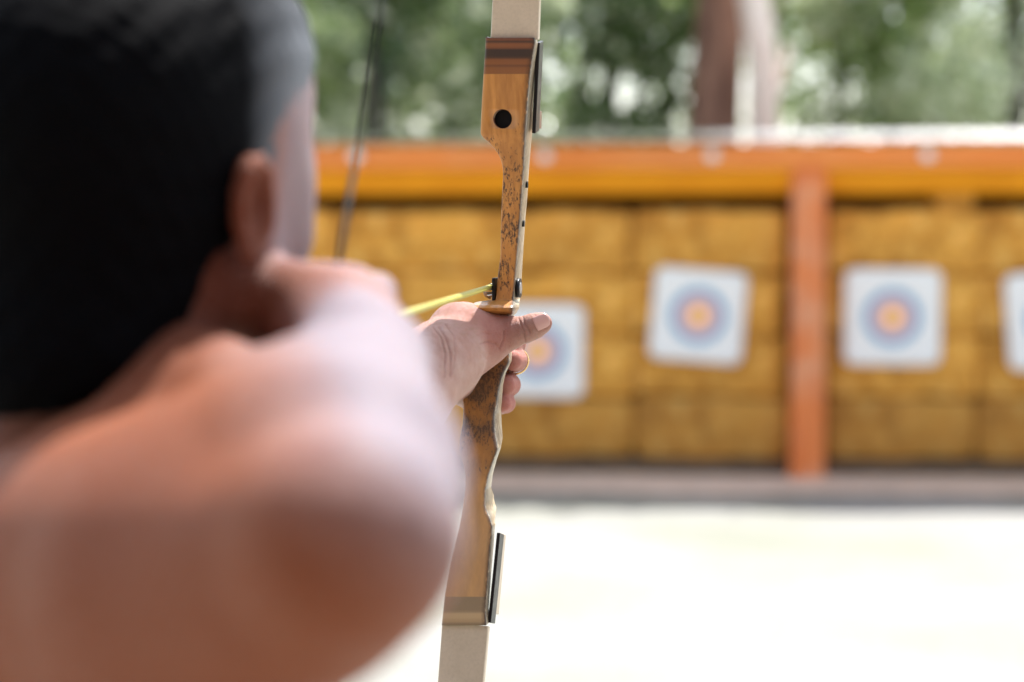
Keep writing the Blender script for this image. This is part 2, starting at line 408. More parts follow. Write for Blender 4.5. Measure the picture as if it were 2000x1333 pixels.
def build_body():
    lo = np.array([-.56, .58, -.01]); hi = np.array([.07, 1.90, 1.80])
    hlo = P(815, 812, 1.64); hhi = P(1085, 580, 1.80)
    ax = axis(lo[0], hi[0], [(-.083, .040, .0009), (-.28, -.05, .004)], .012)
    ay = axis(lo[1], hi[1], [(1.63, 1.80, .00115), (.97, 1.22, .004)], .012)
    az = axis(lo[2], hi[2], [(1.445, 1.552, .0009), (1.42, 1.72, .004)], .014)
    g = Field(ax, ay, az)
    # ---------------- torso, neck, legs
    mid = (SR + SL) / 2
    chest = np.array([mid[0] - .045, mid[1], mid[2] - .16])
    fw = np.array([.95, -.3, 0]); al = SL - SR; al[2] = 0; al /= np.linalg.norm(al); fw = np.array([al[1], -al[0], 0])
    rot = np.array([fw, al, [0, 0, 1]])
    g.ell(chest, (.115, .165, .20), rot, .03)
    g.ell(chest + [0, 0, -.20], (.105, .145, .16), rot, .06)
    g.ell(pelv + [0, 0, .02], (.115, .165, .13), rot, .06)
    sblade = chest - fw * .07
    g.ell(sblade - al * .08 + [0, 0, .06], (.05, .07, .09), rot, .03)
    for s_ in (-1, 1):
        hp = pelv + al * s_ * .09; kn = hp + [.02 + .0, s_ * .07, -.43]; an = kn + [-.015, s_ * .05, -.40]
        g.cap(hp + [0, 0, -.04], .088, kn, .056, .03); g.cap(kn, .054, kn + (an - kn) * .35 + [-.012, 0, 0], .056, .02)
        g.cap(kn + (an - kn) * .35 + [-.012, 0, 0], .056, an, .036, .02)
        g.cap(an + [-.02, 0, -.04], .034, an + [.15, -.02, -.062], .030, .02)
    # ---------------- neck and trapezius
    g.cap(NECK + [0, 0, -.03], .062, H(.0, -.025, -.045), .058, .03)
    g.cap(NECK + [-.01, -.02, -.06], .048, SR + [-.0, .03, .0], .042, .04)
    g.cap(NECK + [-.01, .02, -.085], .050, SL + [0, -.02, .0], .046, .04)
    g.cap(P(250, 850, 1.07), .035, P(430, 765, 1.13), .030, .03)          # front of the neck to the collar bone
    # ---------------- right arm (drawing)
    g.cap(SR + (ELR - SR) * .35 + [0, 0, -.045], .040, SR + (ELR - SR) * .93 + [0, .005, -.026], .030, .03)
    g.cap(ELR + [-.012, -.012, -.004], .020, ELR + [0, .02, 0], .022, .02)
    g.cap(SR, .060, SR + (ELR - SR) * .45 + [0, 0, -.004], .055, .03)
    g.cap(SR + (ELR - SR) * .45 + [0, 0, -.004], .055, ELR + (ELR - SR) * .0, .040, .02)
    g.cap(SR + (ELR - SR) * .3 + [0, 0, -.03], .045, SR + (ELR - SR) * .8 + [0, 0, -.012], .036, .02)
    m1 = ELR + (WRR - ELR) * .28
    g.cap(ELR, .036, m1 + [.0, 0, .002], .041, .02); g.cap(m1 + [.0, 0, .002], .041, WRR, .029, .02)
    g.cap(P(225, 930, .98), .034, P(385, 805, 1.03), .033, .035)                        # raised shoulder running up to the neck
    g.cap(P(420, 800, 1.0), .032, P(580, 850, .90), .036, .04)
    g.cap(SR + [0, 0, .02], .05, P(560, 930, .84), .042, .04)
    # right hand under the jaw, three fingers hooked on the string
    kn = [P(700, 590, 1.085), P(697, 640, 1.075), P(683, 686, 1.065), P(655, 720, 1.055)]
    g.cap(WRR, .028, P(664, 655, 1.05), .032, .015); g.cap(P(640, 640, 1.06), .026, P(575, 600, 1.07), .024, .02); g.cap(P(672, 650, 1.05), .030, P(690, 610, 1.08), .022, .012)
    for i, c in enumerate(kn):
        g.cap(P(690, 680, 1.02), .017, c, .0145, .006)
        pip = c + np.array([.008, .042, .004]); dip = pip + np.array([-.024, .012, -.001]); tip = dip + np.array([-.018, -.012, 0])
        g.chain([(c, .0120), (pip, .0105), (dip, .0092), (tip, .0082)], .004)
    g.chain([(P(660, 690, 1.02), .018), (P(600, 640, 1.055), .013), (P(560, 610, 1.075), .0105)], .008)
    g.cap(P(600, 590, 1.06), .018, P(680, 585, 1.07), .016, .012)
    # ---------------- head: cranium, face, jaw, nose, lips, ears
    g.ell(H(0, -.014, .040), (.080, .101, .094), HR, .02); g.ell(H(.012, .030, .085), (.066, .068, .060), HR, .03)
    g.ell(H(0, .022, -.005), (.070, .073, .085), HR, .03); g.ell(H(0, .035, .045), (.070, .062, .055), HR, .03)
    g.ell(H(0, .048, -.066), (.046, .046, .042), HR, .03)
    g.ell(H(0, .085, -.085), (.021, .016, .017), HR, .02)                 # chin
    for s_ in (-1, 1):
        g.cap(H(.058 * s_, .005, -.045), .013, H(.030 * s_, .070, -.086), .014, .025)   # jaw line
        g.ell(H(.045 * s_, .070, -.012), (.020, .022, .014), HR, .018)    # cheek bone
        g.cap(H(.012 * s_, .094, .030), .008, H(.045 * s_, .080, .032), .007, .012)     # brow
        g.ell(H(.031 * s_, .093, .008), (.015, .010, .010), HR, .008, sub=True)
        g.ell(H(.031 * s_, .078, .008), (.0125, .0125, .012), HR, .003)
        # ear: helix ring, lobe, concha
        e0 = H(.079 * s_, -.006, -.002); eb = (Rd * s_ * .75 - Fd * .65); ring = []
        for q in range(10):
            th = R(-70 + q * 30); ring.append(e0 + eb * (.009 + .003 * math.sin(th)) + Fd * (.014 * math.cos(th)) * .9 + Ud * .025 * math.sin(th) + Rd * s_ * .004)
        for a_, b_ in zip(ring[1:], ring[2:]): g.cap(a_, .0038, b_, .0038, .003)
        g.ell(e0 + eb * .007, (.005, .016, .028), HR, .006)
        g.ell(e0 + eb * .008 - Ud * .023, (.005, .008, .010), HR, .005)
        g.ell(e0 + eb * .015 + Fd * .004, (.006, .009, .013), HR, .003, sub=True)
    for s_ in (-1, 1): g.ell(H(.046 * s_, .062, .014), (.022, .024, .026), HR, .02)
    g.chain([(H(0, .096, .018), .006), (H(0, .113, -.012), .0075), (H(0, .116, -.020), .010)], .008)
    for s_ in (-1, 1): g.ell(H(.012 * s_, .105, -.024), (.007, .009, .006), HR, .006)
    g.cap(H(-.017, .096, -.046), .0055, H(.017, .096, -.046), .0055, .006); g.cap(H(-.015, .094, -.055), .006, H(.015, .094, -.055), .006, .004)
    # ---------------- left forearm and bow hand
    g.cap(SL, .055, ELL, .042, .03); m2 = ELL + (WRL - ELL) * .3
    g.cap(ELL, .040, m2, .044, .02); g.cap(m2, .044, WRL, .0325, .02)
    g.cap(WRL, .0325, P(866, 706, 1.66), .0315, .012)
    g.cap(P(862, 700, 1.66), .031, P(905, 668, 1.695), .028, .014)                      # wrist into the ball of the thumb
    g.cap(P(852, 722, 1.655), .026, P(864, 757, 1.69), .0175, .012)                     # heel of the hand
    g.cap(P(890, 641, 1.69), .0213, P(950, 653, 1.708), .0178, .012)                    # first metacarpal
    g.cap(P(905, 632, 1.712), .0175, P(945, 634, 1.745), .016, .012)                    # web
    g.cap(P(898, 697, 1.695), .0225, P(948, 672, 1.700), .0185, .012)                   # thenar
    g.cap(P(940, 662, 1.700), .0185, P(976, 656, 1.706), .0135, .010)
    mcp = [P(938, 648, 1.785), P(916, 700, 1.79), P(912, 742, 1.785), P(914, 772, 1.775)]
    for c in mcp: g.cap(P(860, 715, 1.675), .022, c, .0125, .012)
    # fingers round the far side of the grip, tips coming back on the right
    fingers = [
        [(mcp[0], .0115), (P(1002, 668, 1.806), .0102), (P(1006, 672, 1.780), .0090), (P(998, 676, 1.762), .0082)],
        [(mcp[1], .0115), (P(1002, 704, 1.806), .0108), (P(1007, 704, 1.772), .0098), (P(1000, 704, 1.752), .0090)],
        [(mcp[2], .0110), (P(990, 752, 1.802), .0102), (P(995, 752, 1.770), .0094), (P(988, 752, 1.750), .0086)],
        [(mcp[3], .0100), (P(980, 788, 1.790), .0090), (P(987, 788, 1.764), .0084), (P(981, 788, 1.748), .0078)]]
    for f in fingers: g.chain(f, .0035)
    # thumb, laid along the bow and pointing right
    g.cap(P(972, 653, 1.706), .0140, P(996, 650, 1.703), .0133, .008)
    g.cap(P(996, 650, 1.703), .0133, P(1026, 644, 1.698), .0112, .004)
    g.cap(P(1026, 644, 1.698), .0112, P(1044, 637, 1.695), .0106, .003)
    g.cap(P(1044, 637, 1.695), .0106, P(1057, 632, 1.694), .0092, .003)
    g.ell(P(1058, 631, 1.687), (.0088, .004, .0072), None, .004)
    V, Fq = g.mesh()
    return V, Fq
V, Fq = build_body()
# vertex normals for the creases
def vnormals(V, F):
    n = np.cross(V[F[:, 2]] - V[F[:, 0]], V[F[:, 3]] - V[F[:, 1]]); N = np.zeros_like(V)
    for k in range(4): np.add.at(N, F[:, k], n)
    return N / (np.linalg.norm(N, axis=1)[:, None] + 1e-12)
# light relaxing takes the stair steps of the grid out
def relax(V, F, it=2, w=.5):
    for _ in range(it):
        A = np.zeros_like(V); c = np.zeros(len(V))
        for k in range(4):
            for j in (1, 3): np.add.at(A, F[:, k], V[F[:, (k + j) % 4]]); np.add.at(c, F[:, k], 1)
        V = V * (1 - w) + w * A / np.maximum(c, 1)[:, None]
    return V
V = relax(V, Fq, 3, .5)
N = vnormals(V, Fq)
if ((N * (V - V.mean(0))).sum(1)).mean() < 0: Fq = Fq[:, ::-1]; N = -N
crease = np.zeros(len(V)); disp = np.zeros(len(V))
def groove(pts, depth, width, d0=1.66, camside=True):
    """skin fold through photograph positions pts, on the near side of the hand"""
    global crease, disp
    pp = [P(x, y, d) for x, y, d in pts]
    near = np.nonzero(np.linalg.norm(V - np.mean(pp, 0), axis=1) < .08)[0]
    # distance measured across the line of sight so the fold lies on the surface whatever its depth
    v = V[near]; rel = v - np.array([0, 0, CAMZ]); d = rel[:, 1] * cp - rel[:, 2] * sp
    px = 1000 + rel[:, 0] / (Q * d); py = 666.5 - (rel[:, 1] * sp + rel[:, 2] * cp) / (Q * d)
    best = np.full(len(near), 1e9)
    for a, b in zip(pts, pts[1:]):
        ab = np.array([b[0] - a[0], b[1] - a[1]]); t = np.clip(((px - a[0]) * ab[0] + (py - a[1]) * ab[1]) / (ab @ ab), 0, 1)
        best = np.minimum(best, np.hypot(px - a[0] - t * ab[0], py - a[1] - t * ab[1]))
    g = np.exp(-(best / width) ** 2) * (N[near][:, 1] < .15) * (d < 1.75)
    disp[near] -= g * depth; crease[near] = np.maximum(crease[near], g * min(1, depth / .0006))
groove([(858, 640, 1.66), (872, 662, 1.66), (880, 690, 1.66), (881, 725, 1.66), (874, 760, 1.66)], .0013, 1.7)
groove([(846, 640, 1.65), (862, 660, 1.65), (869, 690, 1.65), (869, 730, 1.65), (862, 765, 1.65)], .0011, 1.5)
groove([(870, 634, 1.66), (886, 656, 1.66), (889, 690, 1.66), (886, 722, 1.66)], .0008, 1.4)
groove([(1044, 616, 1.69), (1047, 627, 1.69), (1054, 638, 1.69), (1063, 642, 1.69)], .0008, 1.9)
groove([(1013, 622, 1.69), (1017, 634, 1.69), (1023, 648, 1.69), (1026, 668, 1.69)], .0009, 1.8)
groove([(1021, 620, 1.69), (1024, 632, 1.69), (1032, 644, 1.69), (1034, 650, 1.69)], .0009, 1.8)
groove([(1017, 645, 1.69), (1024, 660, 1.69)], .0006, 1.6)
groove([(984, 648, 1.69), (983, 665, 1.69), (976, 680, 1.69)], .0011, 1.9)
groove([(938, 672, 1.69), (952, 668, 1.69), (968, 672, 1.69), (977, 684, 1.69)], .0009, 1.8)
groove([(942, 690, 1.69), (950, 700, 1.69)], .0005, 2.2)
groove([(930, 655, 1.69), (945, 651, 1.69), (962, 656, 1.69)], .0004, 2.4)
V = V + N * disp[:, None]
red = np.zeros(len(V)); tan = np.zeros(len(V))  # tan: weight of the painted shade tone
for c, r_, a in ((P(1062, 632, 1.694), .009, .5), (P(905, 645, 1.68), .022, .75), (P(880, 690, 1.66), .016, .45), (P(860, 665, 1.64), .014, .4), (P(960, 690, 1.69), .012, .35), (P(1012, 704, 1.755), .024, .9), (P(1000, 752, 1.755), .024, 1.0), (P(995, 788, 1.75), .022, 1.),
                 (P(1010, 675, 1.78), .018, .9), (H(.085, -.02, 0), .035, 1.), (P(880, 790, 1.69), .02, .4), (P(700, 600, 1.06), .05, .25), (P(940, 652, 1.69), .026, .85)):
    red = np.maximum(red, a * np.exp(-(np.linalg.norm(V - c, axis=1) / r_) ** 2))
tan = np.clip((1.25 - V[:, 1]) / .2, 0, 1) * .95  # weight of the shade tone painted on the near body
fa = np.clip(1 - (dseg(V, ELR + [.055, .0, .060], WRR + [.015, 0, .02]) - .048) / .055, 0, 1)  # area of the forearm painted in its lit tone
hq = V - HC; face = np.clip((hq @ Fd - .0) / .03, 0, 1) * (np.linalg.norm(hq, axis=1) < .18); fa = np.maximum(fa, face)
tan *= 1 - .92 * fa  # painted shade tone mostly left off the lit forearm and face
person = empty('person', (-.24, 1.08, 0))
tag(person, 'archer seen from behind drawing the wooden bow, bare arms and short dark hair', 'person')
# cut the parts of the body that clothing hides? no: one continuous body
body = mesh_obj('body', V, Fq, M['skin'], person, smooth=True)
fattr(body, 'crease', crease); fattr(body, 'red', red); fattr(body, 'tan', tan); fattr(body, 'pale', fa * (1 - .25 * face)); fattr(body, 'painted_shade', np.clip(1.4 - np.linalg.norm((V - P(20, 850, 1.16)) / np.array([.14, .12, .07]), axis=1), 0, .9) * (V[:, 1] > 1.03) + np.clip(1.3 - np.linalg.norm((V - P(180, 705, 1.07)) / np.array([.15, .10, .060]), axis=1), 0, .95) + .55 * np.exp(-(np.linalg.norm((V - H(.080, -.012, -.004)) / np.array([.03, .03, .04]), axis=1)) ** 4))
# ---- fine hairs catching the sun along the top of the wrist
N2 = vnormals(V, Fq)
cand = np.nonzero((np.linalg.norm(V - P(855, 625, 1.655), axis=1) < .035) & (N2[:, 2] > .35) & (V[:, 1] < 1.70))[0]
hvv, hff = [], []
for i_ in RNG.choice(cand, min(260, len(cand)), replace=False):
    p0 = V[i_]; dr = N2[i_] * .7 + np.array([.5, .35, .1]) + RNG.normal(size=3) * .35; dr /= np.linalg.norm(dr); l_ = RNG.uniform(.003, .007)
    a_, b_ = tube_vf([p0, p0 + dr * l_ * .5, p0 + dr * l_ - np.array([0, 0, l_ * .25])], [.00006, .00005, .00002], 3, False); o_ = len(hvv); hvv += a_; hff += [tuple(k + o_ for k in q_) for q_ in b_]
mesh_obj('arm_hair', hvv, hff, mat_simple('fair_body_hair', (.45, .30, .17), .5), person, smooth=True)
# ---- hair
def build_hair():
    lo = HC - .16; hi = HC + .18
    g = Field(axis(lo[0], hi[0], [], .0032), axis(lo[1], hi[1], [], .0032), axis(lo[2], hi[2], [], .0032))
    g.ell(H(0, -.016, .043), (.084, .105, .098), HR, .02); g.ell(H(.012, .030, .085), (.069, .071, .063), HR, .03)
    g.ell(H(0, .004, -.003), (.0735, .076, .070), HR, .03)
    g.cap(H(0, -.036, -.02), .060, H(0, -.044, -.085), .0640, .03)
    X, Y, Z = np.meshgrid(g.ax, g.ay, g.az, indexing='ij'); p = np.stack([X - HC[0], Y - HC[1], Z - HC[2]], -1)
    r_, f_, u_ = p @ Rd, p @ Fd, p @ Ud
    hl = np.interp(u_, [-.11, -.06, -.03, -.012, .01, .03, .055, .08], [-.030, -.028, -.024, .002, .012, .022, .046, .062])
    cut = np.maximum(f_ - hl, -(.060 + .55 * np.maximum(-f_, 0)) - u_)
    ns = sum(np.sin(p @ (RNG.normal(size=3) * 260) + RNG.uniform(0, 6)) for _ in range(5)) * .0005
    d = np.maximum(g.F, cut * .8)
    h = np.clip(.006 - np.abs(g.F - cut * .8), 0, None) / .006
    g.F = (d + h * h * .006 * .25 + ns).astype(np.float32)
    v, f = g.mesh(); v = relax(v, f, 1, .4)
    n = vnormals(v, f)
    if ((n * (v - v.mean(0))).sum(1)).mean() < 0: f = f[:, ::-1]
    return v, f
hv, hf = build_hair()
hair = mesh_obj('hair', hv, hf, M['hair'], person, smooth=True)
q = hv - HC; fr, ff, fu = q @ Rd, q @ Fd, q @ Ud
fattr(hair, 'fade_sheen', np.clip((ff + .014) / .05, 0, 1) * np.clip((fr - .015) / .04, 0, 1) * np.clip((.135 - fu) / .06, 0, 1) * .9)
# ---- sleeveless navy shirt, jeans and shoes (the same field grown a little and cut)
def build_cloth(which):
    mid = (SR + SL) / 2; chest = np.array([mid[0] - .045, mid[1], mid[2] - .16])
    al = SL - SR; al[2] = 0; al /= np.linalg.norm(al); fw = np.array([al[1], -al[0], 0]); rot = np.array([fw, al, [0, 0, 1]])
    if which == 'shirt':
        g = Field(axis(-.48, .02, [], .007), axis(.78, 1.42, [], .007), axis(.82, 1.45, [], .007)); e = .008
        g.ell(chest, (.115 + e, .165 + e, .20 + e), rot, .03); g.ell(chest + [0, 0, -.20], (.105 + e, .145 + e, .16 + e), rot, .06)
        g.ell(pelv + [0, 0, .02], (.115 + e * 1.5, .165 + e * 1.5, .13), rot, .06)
        g.ell(chest - fw * .07 - al * .08 + [0, 0, .06], (.05 + e, .07 + e, .09 + e), rot, .03)
        g.cap(NECK + [-.01, -.02, -.06], .050 + e, SR + [-.0, .03, .0], .046 + e, .04); g.cap(NECK + [-.01, .02, -.06], .052 + e, SL + [0, -.02, .0], .046 + e, .04)
        g.ell(SR + [.0, -.02, .00], (.17, .135, .19), rot, .01, sub=True); g.ell(SL + [.0, .03, .0], (.17, .11, .16), rot, .01, sub=True)
        g.ell(NECK + [.02, 0, .0], (.085, .085, .10), rot, .01, sub=True)
    elif which == 'jeans':
        g = Field(axis(-.50, .0, [], .008), axis(.75, 1.42, [], .008), axis(.03, 1.08, [], .009)); e = .011
        g.ell(pelv + [0, 0, .02], (.115 + e, .165 + e, .13), rot, .04)
        for s_ in (-1, 1):
            hp = pelv + al * s_ * .09; kn = hp + [.02, s_ * .07, -.43]; an = kn + [-.015, s_ * .05, -.40]
            g.cap(hp + [0, 0, -.04], .088 + e, kn, .056 + e, .03); g.cap(kn, .062 + e, an, .048 + e, .02)
        Z = g.az[None, None, :]; g.F = np.maximum(g.F, (.055 - Z) + g.F * 0)
    else:
        g = Field(axis(-.40, .05, [], .006), axis(.70, 1.45, [], .006), axis(-.01, .14, [], .006))
        for s_ in (-1, 1):
            if (s_ < 0) != (which == 'shoe_a'): continue
            hp = pelv + al * s_ * .09; kn = hp + [.02, s_ * .07, -.43]; an = kn + [-.015, s_ * .05, -.40]
            g.cap(an + [-.03, 0, -.06], .044, an + [.16, -.02, -.068], .040, .02); g.cap(an + [0, 0, -.0], .045, an + [-.01, 0, -.05], .048, .02)
        Z = g.az[None, None, :]; g.F = np.maximum(g.F, (.001 - Z) + g.F * 0)
    v, f = g.mesh(); v = relax(v, f, 2, .5); n = vnormals(v, f)
    if ((n * (v - v.mean(0))).sum(1)).mean() < 0: f = f[:, ::-1]
    return v, f
for nm, w, mt in (('tank_top', 'shirt', 'shirt'), ('trousers', 'jeans', 'denim'), ('shoe', 'shoe_a', 'rubber'), ('shoe', 'shoe_b', 'rubber')):
    v, f = build_cloth(w); mesh_obj(nm, v, f, M[mt], person, smooth=True)
# ---- thumb nail and ring
def patch(c, ux, uy, nx, ny, a, b, bulge, name, mat):
    """rounded nail plate: ux along the finger, uy across, bulging towards un"""
    ux = np.array(ux, float); ux /= np.linalg.norm(ux); uy = np.array(uy, float); uy -= ux * (uy @ ux); uy /= np.linalg.norm(uy); un = np.cross(ux, uy)
    if un[1] > 0: un = -un
    Vv = []; F = []
    for i in range(nx + 1):
        for j in range(ny + 1):
            s, t = -1 + 2 * i / nx, -1 + 2 * j / ny
            x = s * (1 - .22 * t * t * (s > 0) - .10 * t * t) ; y = t * (1 - .12 * (s > 0) * s * s)
            Vv.append(c + ux * a * x + uy * b * y + un * (bulge * (1 - y * y) - .0005 * (s * s)))
    for i in range(nx):
        for j in range(ny): k = i * (ny + 1) + j; F.append((k, k + 1, k + ny + 2, k + ny + 1))
    o = mesh_obj(name, Vv, F, mat, person, smooth=True); m = o.modifiers.new('solid', 'SOLIDIFY'); m.thickness = .0006; m.offset = 0
    return o
patch(P(1058.5, 628, 1.6836), P(1060, 624, 1.69) - P(1030, 637, 1.69), (0, 0, 1), 8, 8, .0068, .0062, .0017, 'thumb_nail', M['nail'])
def ring(c, axis_, rad, w):
    axis_ = np.array(axis_, float); axis_ /= np.linalg.norm(axis_); a = np.cross(axis_, [0, 0, 1.]); a /= np.linalg.norm(a); b = np.cross(axis_, a)
    Vv = []; F = []; n = 40; prof = [(0, -w), (.0007, -w * .5), (.0009, 0), (.0007, w * .5), (0, w), (-.0006, w * .5), (-.0006, -w * .5)]
    for i in range(n):
        th = 2 * math.pi * i / n; rr = math.cos(th) * a + math.sin(th) * b
        for pr, ph in prof: Vv.append(c + rr * (rad + pr) + axis_ * ph)
    m = len(prof)
    for i in range(n):
        for j in range(m): F.append((i * m + j, i * m + (j + 1) % m, ((i + 1) % n) * m + (j + 1) % m, ((i + 1) % n) * m + j))
    return mesh_obj('finger_ring', Vv, F, M['gold'], person, smooth=True)
ring(P(1006, 706, 1.779), P(1006, 704, 1.772) - P(1003, 700, 1.806) + np.array([-.006, 0, .012]), .0119, .0021)

# ================================================================== THE BOW
bow = empty('wooden_bow', tuple(P(985, 640, 1.745)))
tag(bow, 'worn wooden recurve bow with cream limbs and scratched handle, gripped in the left hand', 'bow')
yaw = R(10); Wv = np.array([math.sin(yaw), math.cos(yaw), 0.]); Uv = np.array([math.cos(yaw), -math.sin(yaw), 0.])
def interp(tab, y): return float(np.interp(y, [a for a, _ in tab], [b for _, b in tab]))
XL = [(74, 948), (95, 947), (136, 944), (200, 940), (255, 937.3), (262, 937.6), (270, 943), (279, 954), (290, 964), (299, 971), (308, 975.5), (318, 979), (328, 981), (340, 982),
      (378, 980), (420, 978), (500, 977), (543, 971), (575, 968.5), (584, 967), (587, 966), (588.5, 945), (591, 927), (595, 921), (601, 919.6), (605, 922), (609, 929), (613, 950),
      (618, 975), (622, 960), (640, 945), (680, 930), (715, 912), (746, 903), (797, 903), (829, 902), (842, 899), (859, 896), (880, 896), (892, 899.5), (904, 903.5), (918, 906.5), (933, 908), (958, 907.5), (990, 903), (1030, 897), (1100, 880), (1160, 869), (1222, 862)]
XF = [(74, 1044), (83, 1045), (120, 1039), (158, 1034), (205, 1030), (262, 1026), (315, 1023), (362, 1020), (420, 1016), (500, 1009.5), (580, 1003), (612, 1001), (618, 998), (624, 992), (640, 992), (684, 995), (708, 994), (730, 983), (757, 975), (792, 969.5), (811, 965.5),
      (835, 965.5), (855, 968), (877, 972), (888, 968.5), (904, 962), (929, 953.5), (958, 947.5), (987, 947), (1000, 950), (1012, 956), (1029, 961.5), (1045, 960), (1070, 957.5), (1133, 953), (1195, 948.5), (1222, 950)]
XR = [(74, 1051), (83, 1053), (120, 1049), (158, 1047), (205, 1045), (257, 1044), (284, 1041), (340, 1036), (380, 1034), (420, 1030), (500, 1025), (554, 1022), (605, 1017.5), (613, 1012), (618, 1005), (624, 998), (640, 998), (684, 999), (716, 996), (732, 989), (757, 985), (797, 982.6), (838, 984), (863, 985.5),
      (880, 980), (904, 972), (935, 964.5), (962, 962), (980, 968), (1000, 975.5), (1012, 971), (1029, 966), (1045, 967.5), (1070, 966), (1133, 960.5), (1195, 955), (1222, 953)]
DW = [(74, -.050), (260, -.034), (420, -.018), (560, -.006), (586, -.007), (588, -.009), (597, -.026), (602, -.029), (608, -.027), (614, -.018), (621, .004), (640, .016), (684, .014), (740, .004), (800, -.002), (860, -.008), (960, -.020), (1222, -.050)]
RND = [(74, .10), (560, .12), (617, .15), (630, .6), (700, .62), (760, .5), (860, .45), (930, .35), (1000, .25), (1100, .12), (1222, .10)]
def riser_mesh():
    ys = sorted(set(list(np.arange(74, 1222.1, 3)) + list(np.arange(585, 625, 1.)) + list(np.arange(255, 345, 1.5)) + [1222]))
    n = 36; Vv = []; uvs = []; side = []; edge = []
    for y in ys:
        xl, xf, xr = interp(XL, y), interp(XF, y), interp(XR, y); dw = interp(DW, y); d = 1.72 + dw
        a = P(xl, y, d); width = (xf - xl) * Q * d; b = P(xf, y, d - width * math.tan(yaw))
        T = np.clip((xr - xf) * Q * d / math.sin(yaw) * .85, .016, .045)
        r_ = interp(RND, y) * .5
        for k in range(n):
            # rounded square, starting mid belly face, going to the right side
            per = k / n * 4; sd = int(per); f = per - sd
            sq = [(-1 + 2 * f, -1), (1, -1 + 2 * f), (1 - 2 * f, 1), (-1, 1 - 2 * f)][sd]
            x, z = sq; L = max(abs(x), abs(z)); rr = math.hypot(x, z)
            cx, cz = x / rr, z / rr
            pw = 2 / (2 + (1 - 2 * r_) * 16)                       # superellipse exponent by roundness
            th = math.atan2(z, x); sx = math.copysign(abs(math.cos(th)) ** pw, math.cos(th)); sz = math.copysign(abs(math.sin(th)) ** pw, math.sin(th))
            s_, t_ = (sx + 1) / 2, (sz + 1) / 2
            Vv.append(a * (1 - s_) + b * s_ + Wv * T * t_)
            uvs.append((k / n, y / 1000)); side.append(1. if (s_ > .985 and t_ > .04) else 0.)
            e = min(abs(1 - s_), 1) ; edge.append(max(0, 1 - abs(1 - s_ - .015) / .09) * (t_ < .3))
    F = []
    for i in range(len(ys) - 1):
        for k in range(n): F.append((i * n + k, (i + 1) * n + k, (i + 1) * n + (k + 1) % n, i * n + (k + 1) % n))
    F.append(tuple(range(n))); F.append(tuple((len(ys) - 1) * n + k for k in range(n))[::-1])
    o = mesh_obj('riser', Vv, F, M['riser'], bow, smooth=True, uv=uvs)
    fattr(o, 'side', side); fattr(o, 'edge', edge)
    return o
riser = riser_mesh()
# bored hole of the handle, cut right through and lined with a dark bushing
hc = P(983, 233, 1.72 - .036)
def cyl(name, c, axis_, r_, L, mat, parent, n=36, r_in=None):
    axis_ = np.array(axis_, float); axis_ /= np.linalg.norm(axis_)
    v, f = tube_vf([c - axis_ * L / 2, c + axis_ * L / 2], r_, n)
    o = mesh_obj(name, v, f, mat, parent); o.data.polygons.foreach_set('use_smooth', [len(p.vertices) == 4 for p in o.data.polygons]); return o
fix_normals(riser)
cut = cyl('cutter', hc, Wv, .0081, .016, M['hole'], bow)
bm_ = riser.modifiers.new('bore', 'BOOLEAN'); bm_.object = cut; bm_.operation = 'DIFFERENCE'; bm_.solver = 'EXACT'
fix_normals(cut); bpy.context.view_layer.update()
me2 = bpy.data.meshes.new_from_object(riser.evaluated_get(bpy.context.evaluated_depsgraph_get()))
riser.modifiers.clear(); riser.data = me2; bpy.data.objects.remove(cut)
cyl('bushing', hc + Wv * .0055, Wv, .0079, .006, M['hole'], bow)
rim = []
# limbs
def spl(a, b, c, t): return a * (1 - t) ** 2 + 2 * b * t * (1 - t) + c * t * t
NOCK = P(636, 660, 1.09)
TIPU = P(1004, -1524, 1.42); TIPL = P(712, 2804, 1.42)
def limb(name, root_l, root_r, d0, tip, dirsign):
    c0 = (root_l + root_r) / 2; w0 = np.linalg.norm(root_r - root_l); n = 40; Vv = []; F = []
    ctrl = c0 + (tip - c0) * .5 + Wv * .07
    pts = [spl(c0, ctrl, tip, t / n) for t in range(n + 1)]
    # recurve: the last tenth bends forward
    for i, p in enumerate(pts):
        t = i / n; q_ = max(0, t - .78) / .22; pts[i] = p + Wv * (.030 * q_ * q_) * 0 + Wv * (-.018 * math.sin(math.pi * min(1, max(0, (t - .6) / .4))))
    for i, p in enumerate(pts):
        t = i / n; tg = pts[min(i + 1, n)] - pts[max(i - 1, 0)]; tg /= np.linalg.norm(tg)
        u = Uv - tg * (Uv @ tg); u /= np.linalg.norm(u); nn = np.cross(tg, u); nn /= np.linalg.norm(nn)
        if nn @ Wv < 0: nn = -nn
        w = (w0 * (1 - t) ** .8 * .72 + w0 * .28) / 2 if t > 0 else w0 / 2; w = w0 / 2 * (1 - .68 * t ** 1.3); th = (.0085 * (1 - t) + .0045 * t) / 2
        for sx, sz in ((-1, -.7), (-.97, -1), (.97, -1), (1, -.7), (1, .7), (.97, 1), (-.97, 1), (-1, .7)): Vv.append(p + u * w * sx + nn * (th * sz + .006))
    for i in range(n):
        for k in range(8): F.append((i * 8 + k, i * 8 + (k + 1) % 8, (i + 1) * 8 + (k + 1) % 8, (i + 1) * 8 + k))
    F.append(tuple(range(8))[::-1]); F.append(tuple(n * 8 + k for k in range(8)))
    o = mesh_obj(name, Vv, F, M['limb'], bow)
    fix_normals(o); return o
limb('upper_limb', P(957.5, 76, 1.672), P(1050.5, 76, 1.664), 1.67, TIPU, 1)
limb('lower_limb', P(862.5, 1220, 1.672), P(953, 1220, 1.664), 1.67, TIPL, -1)
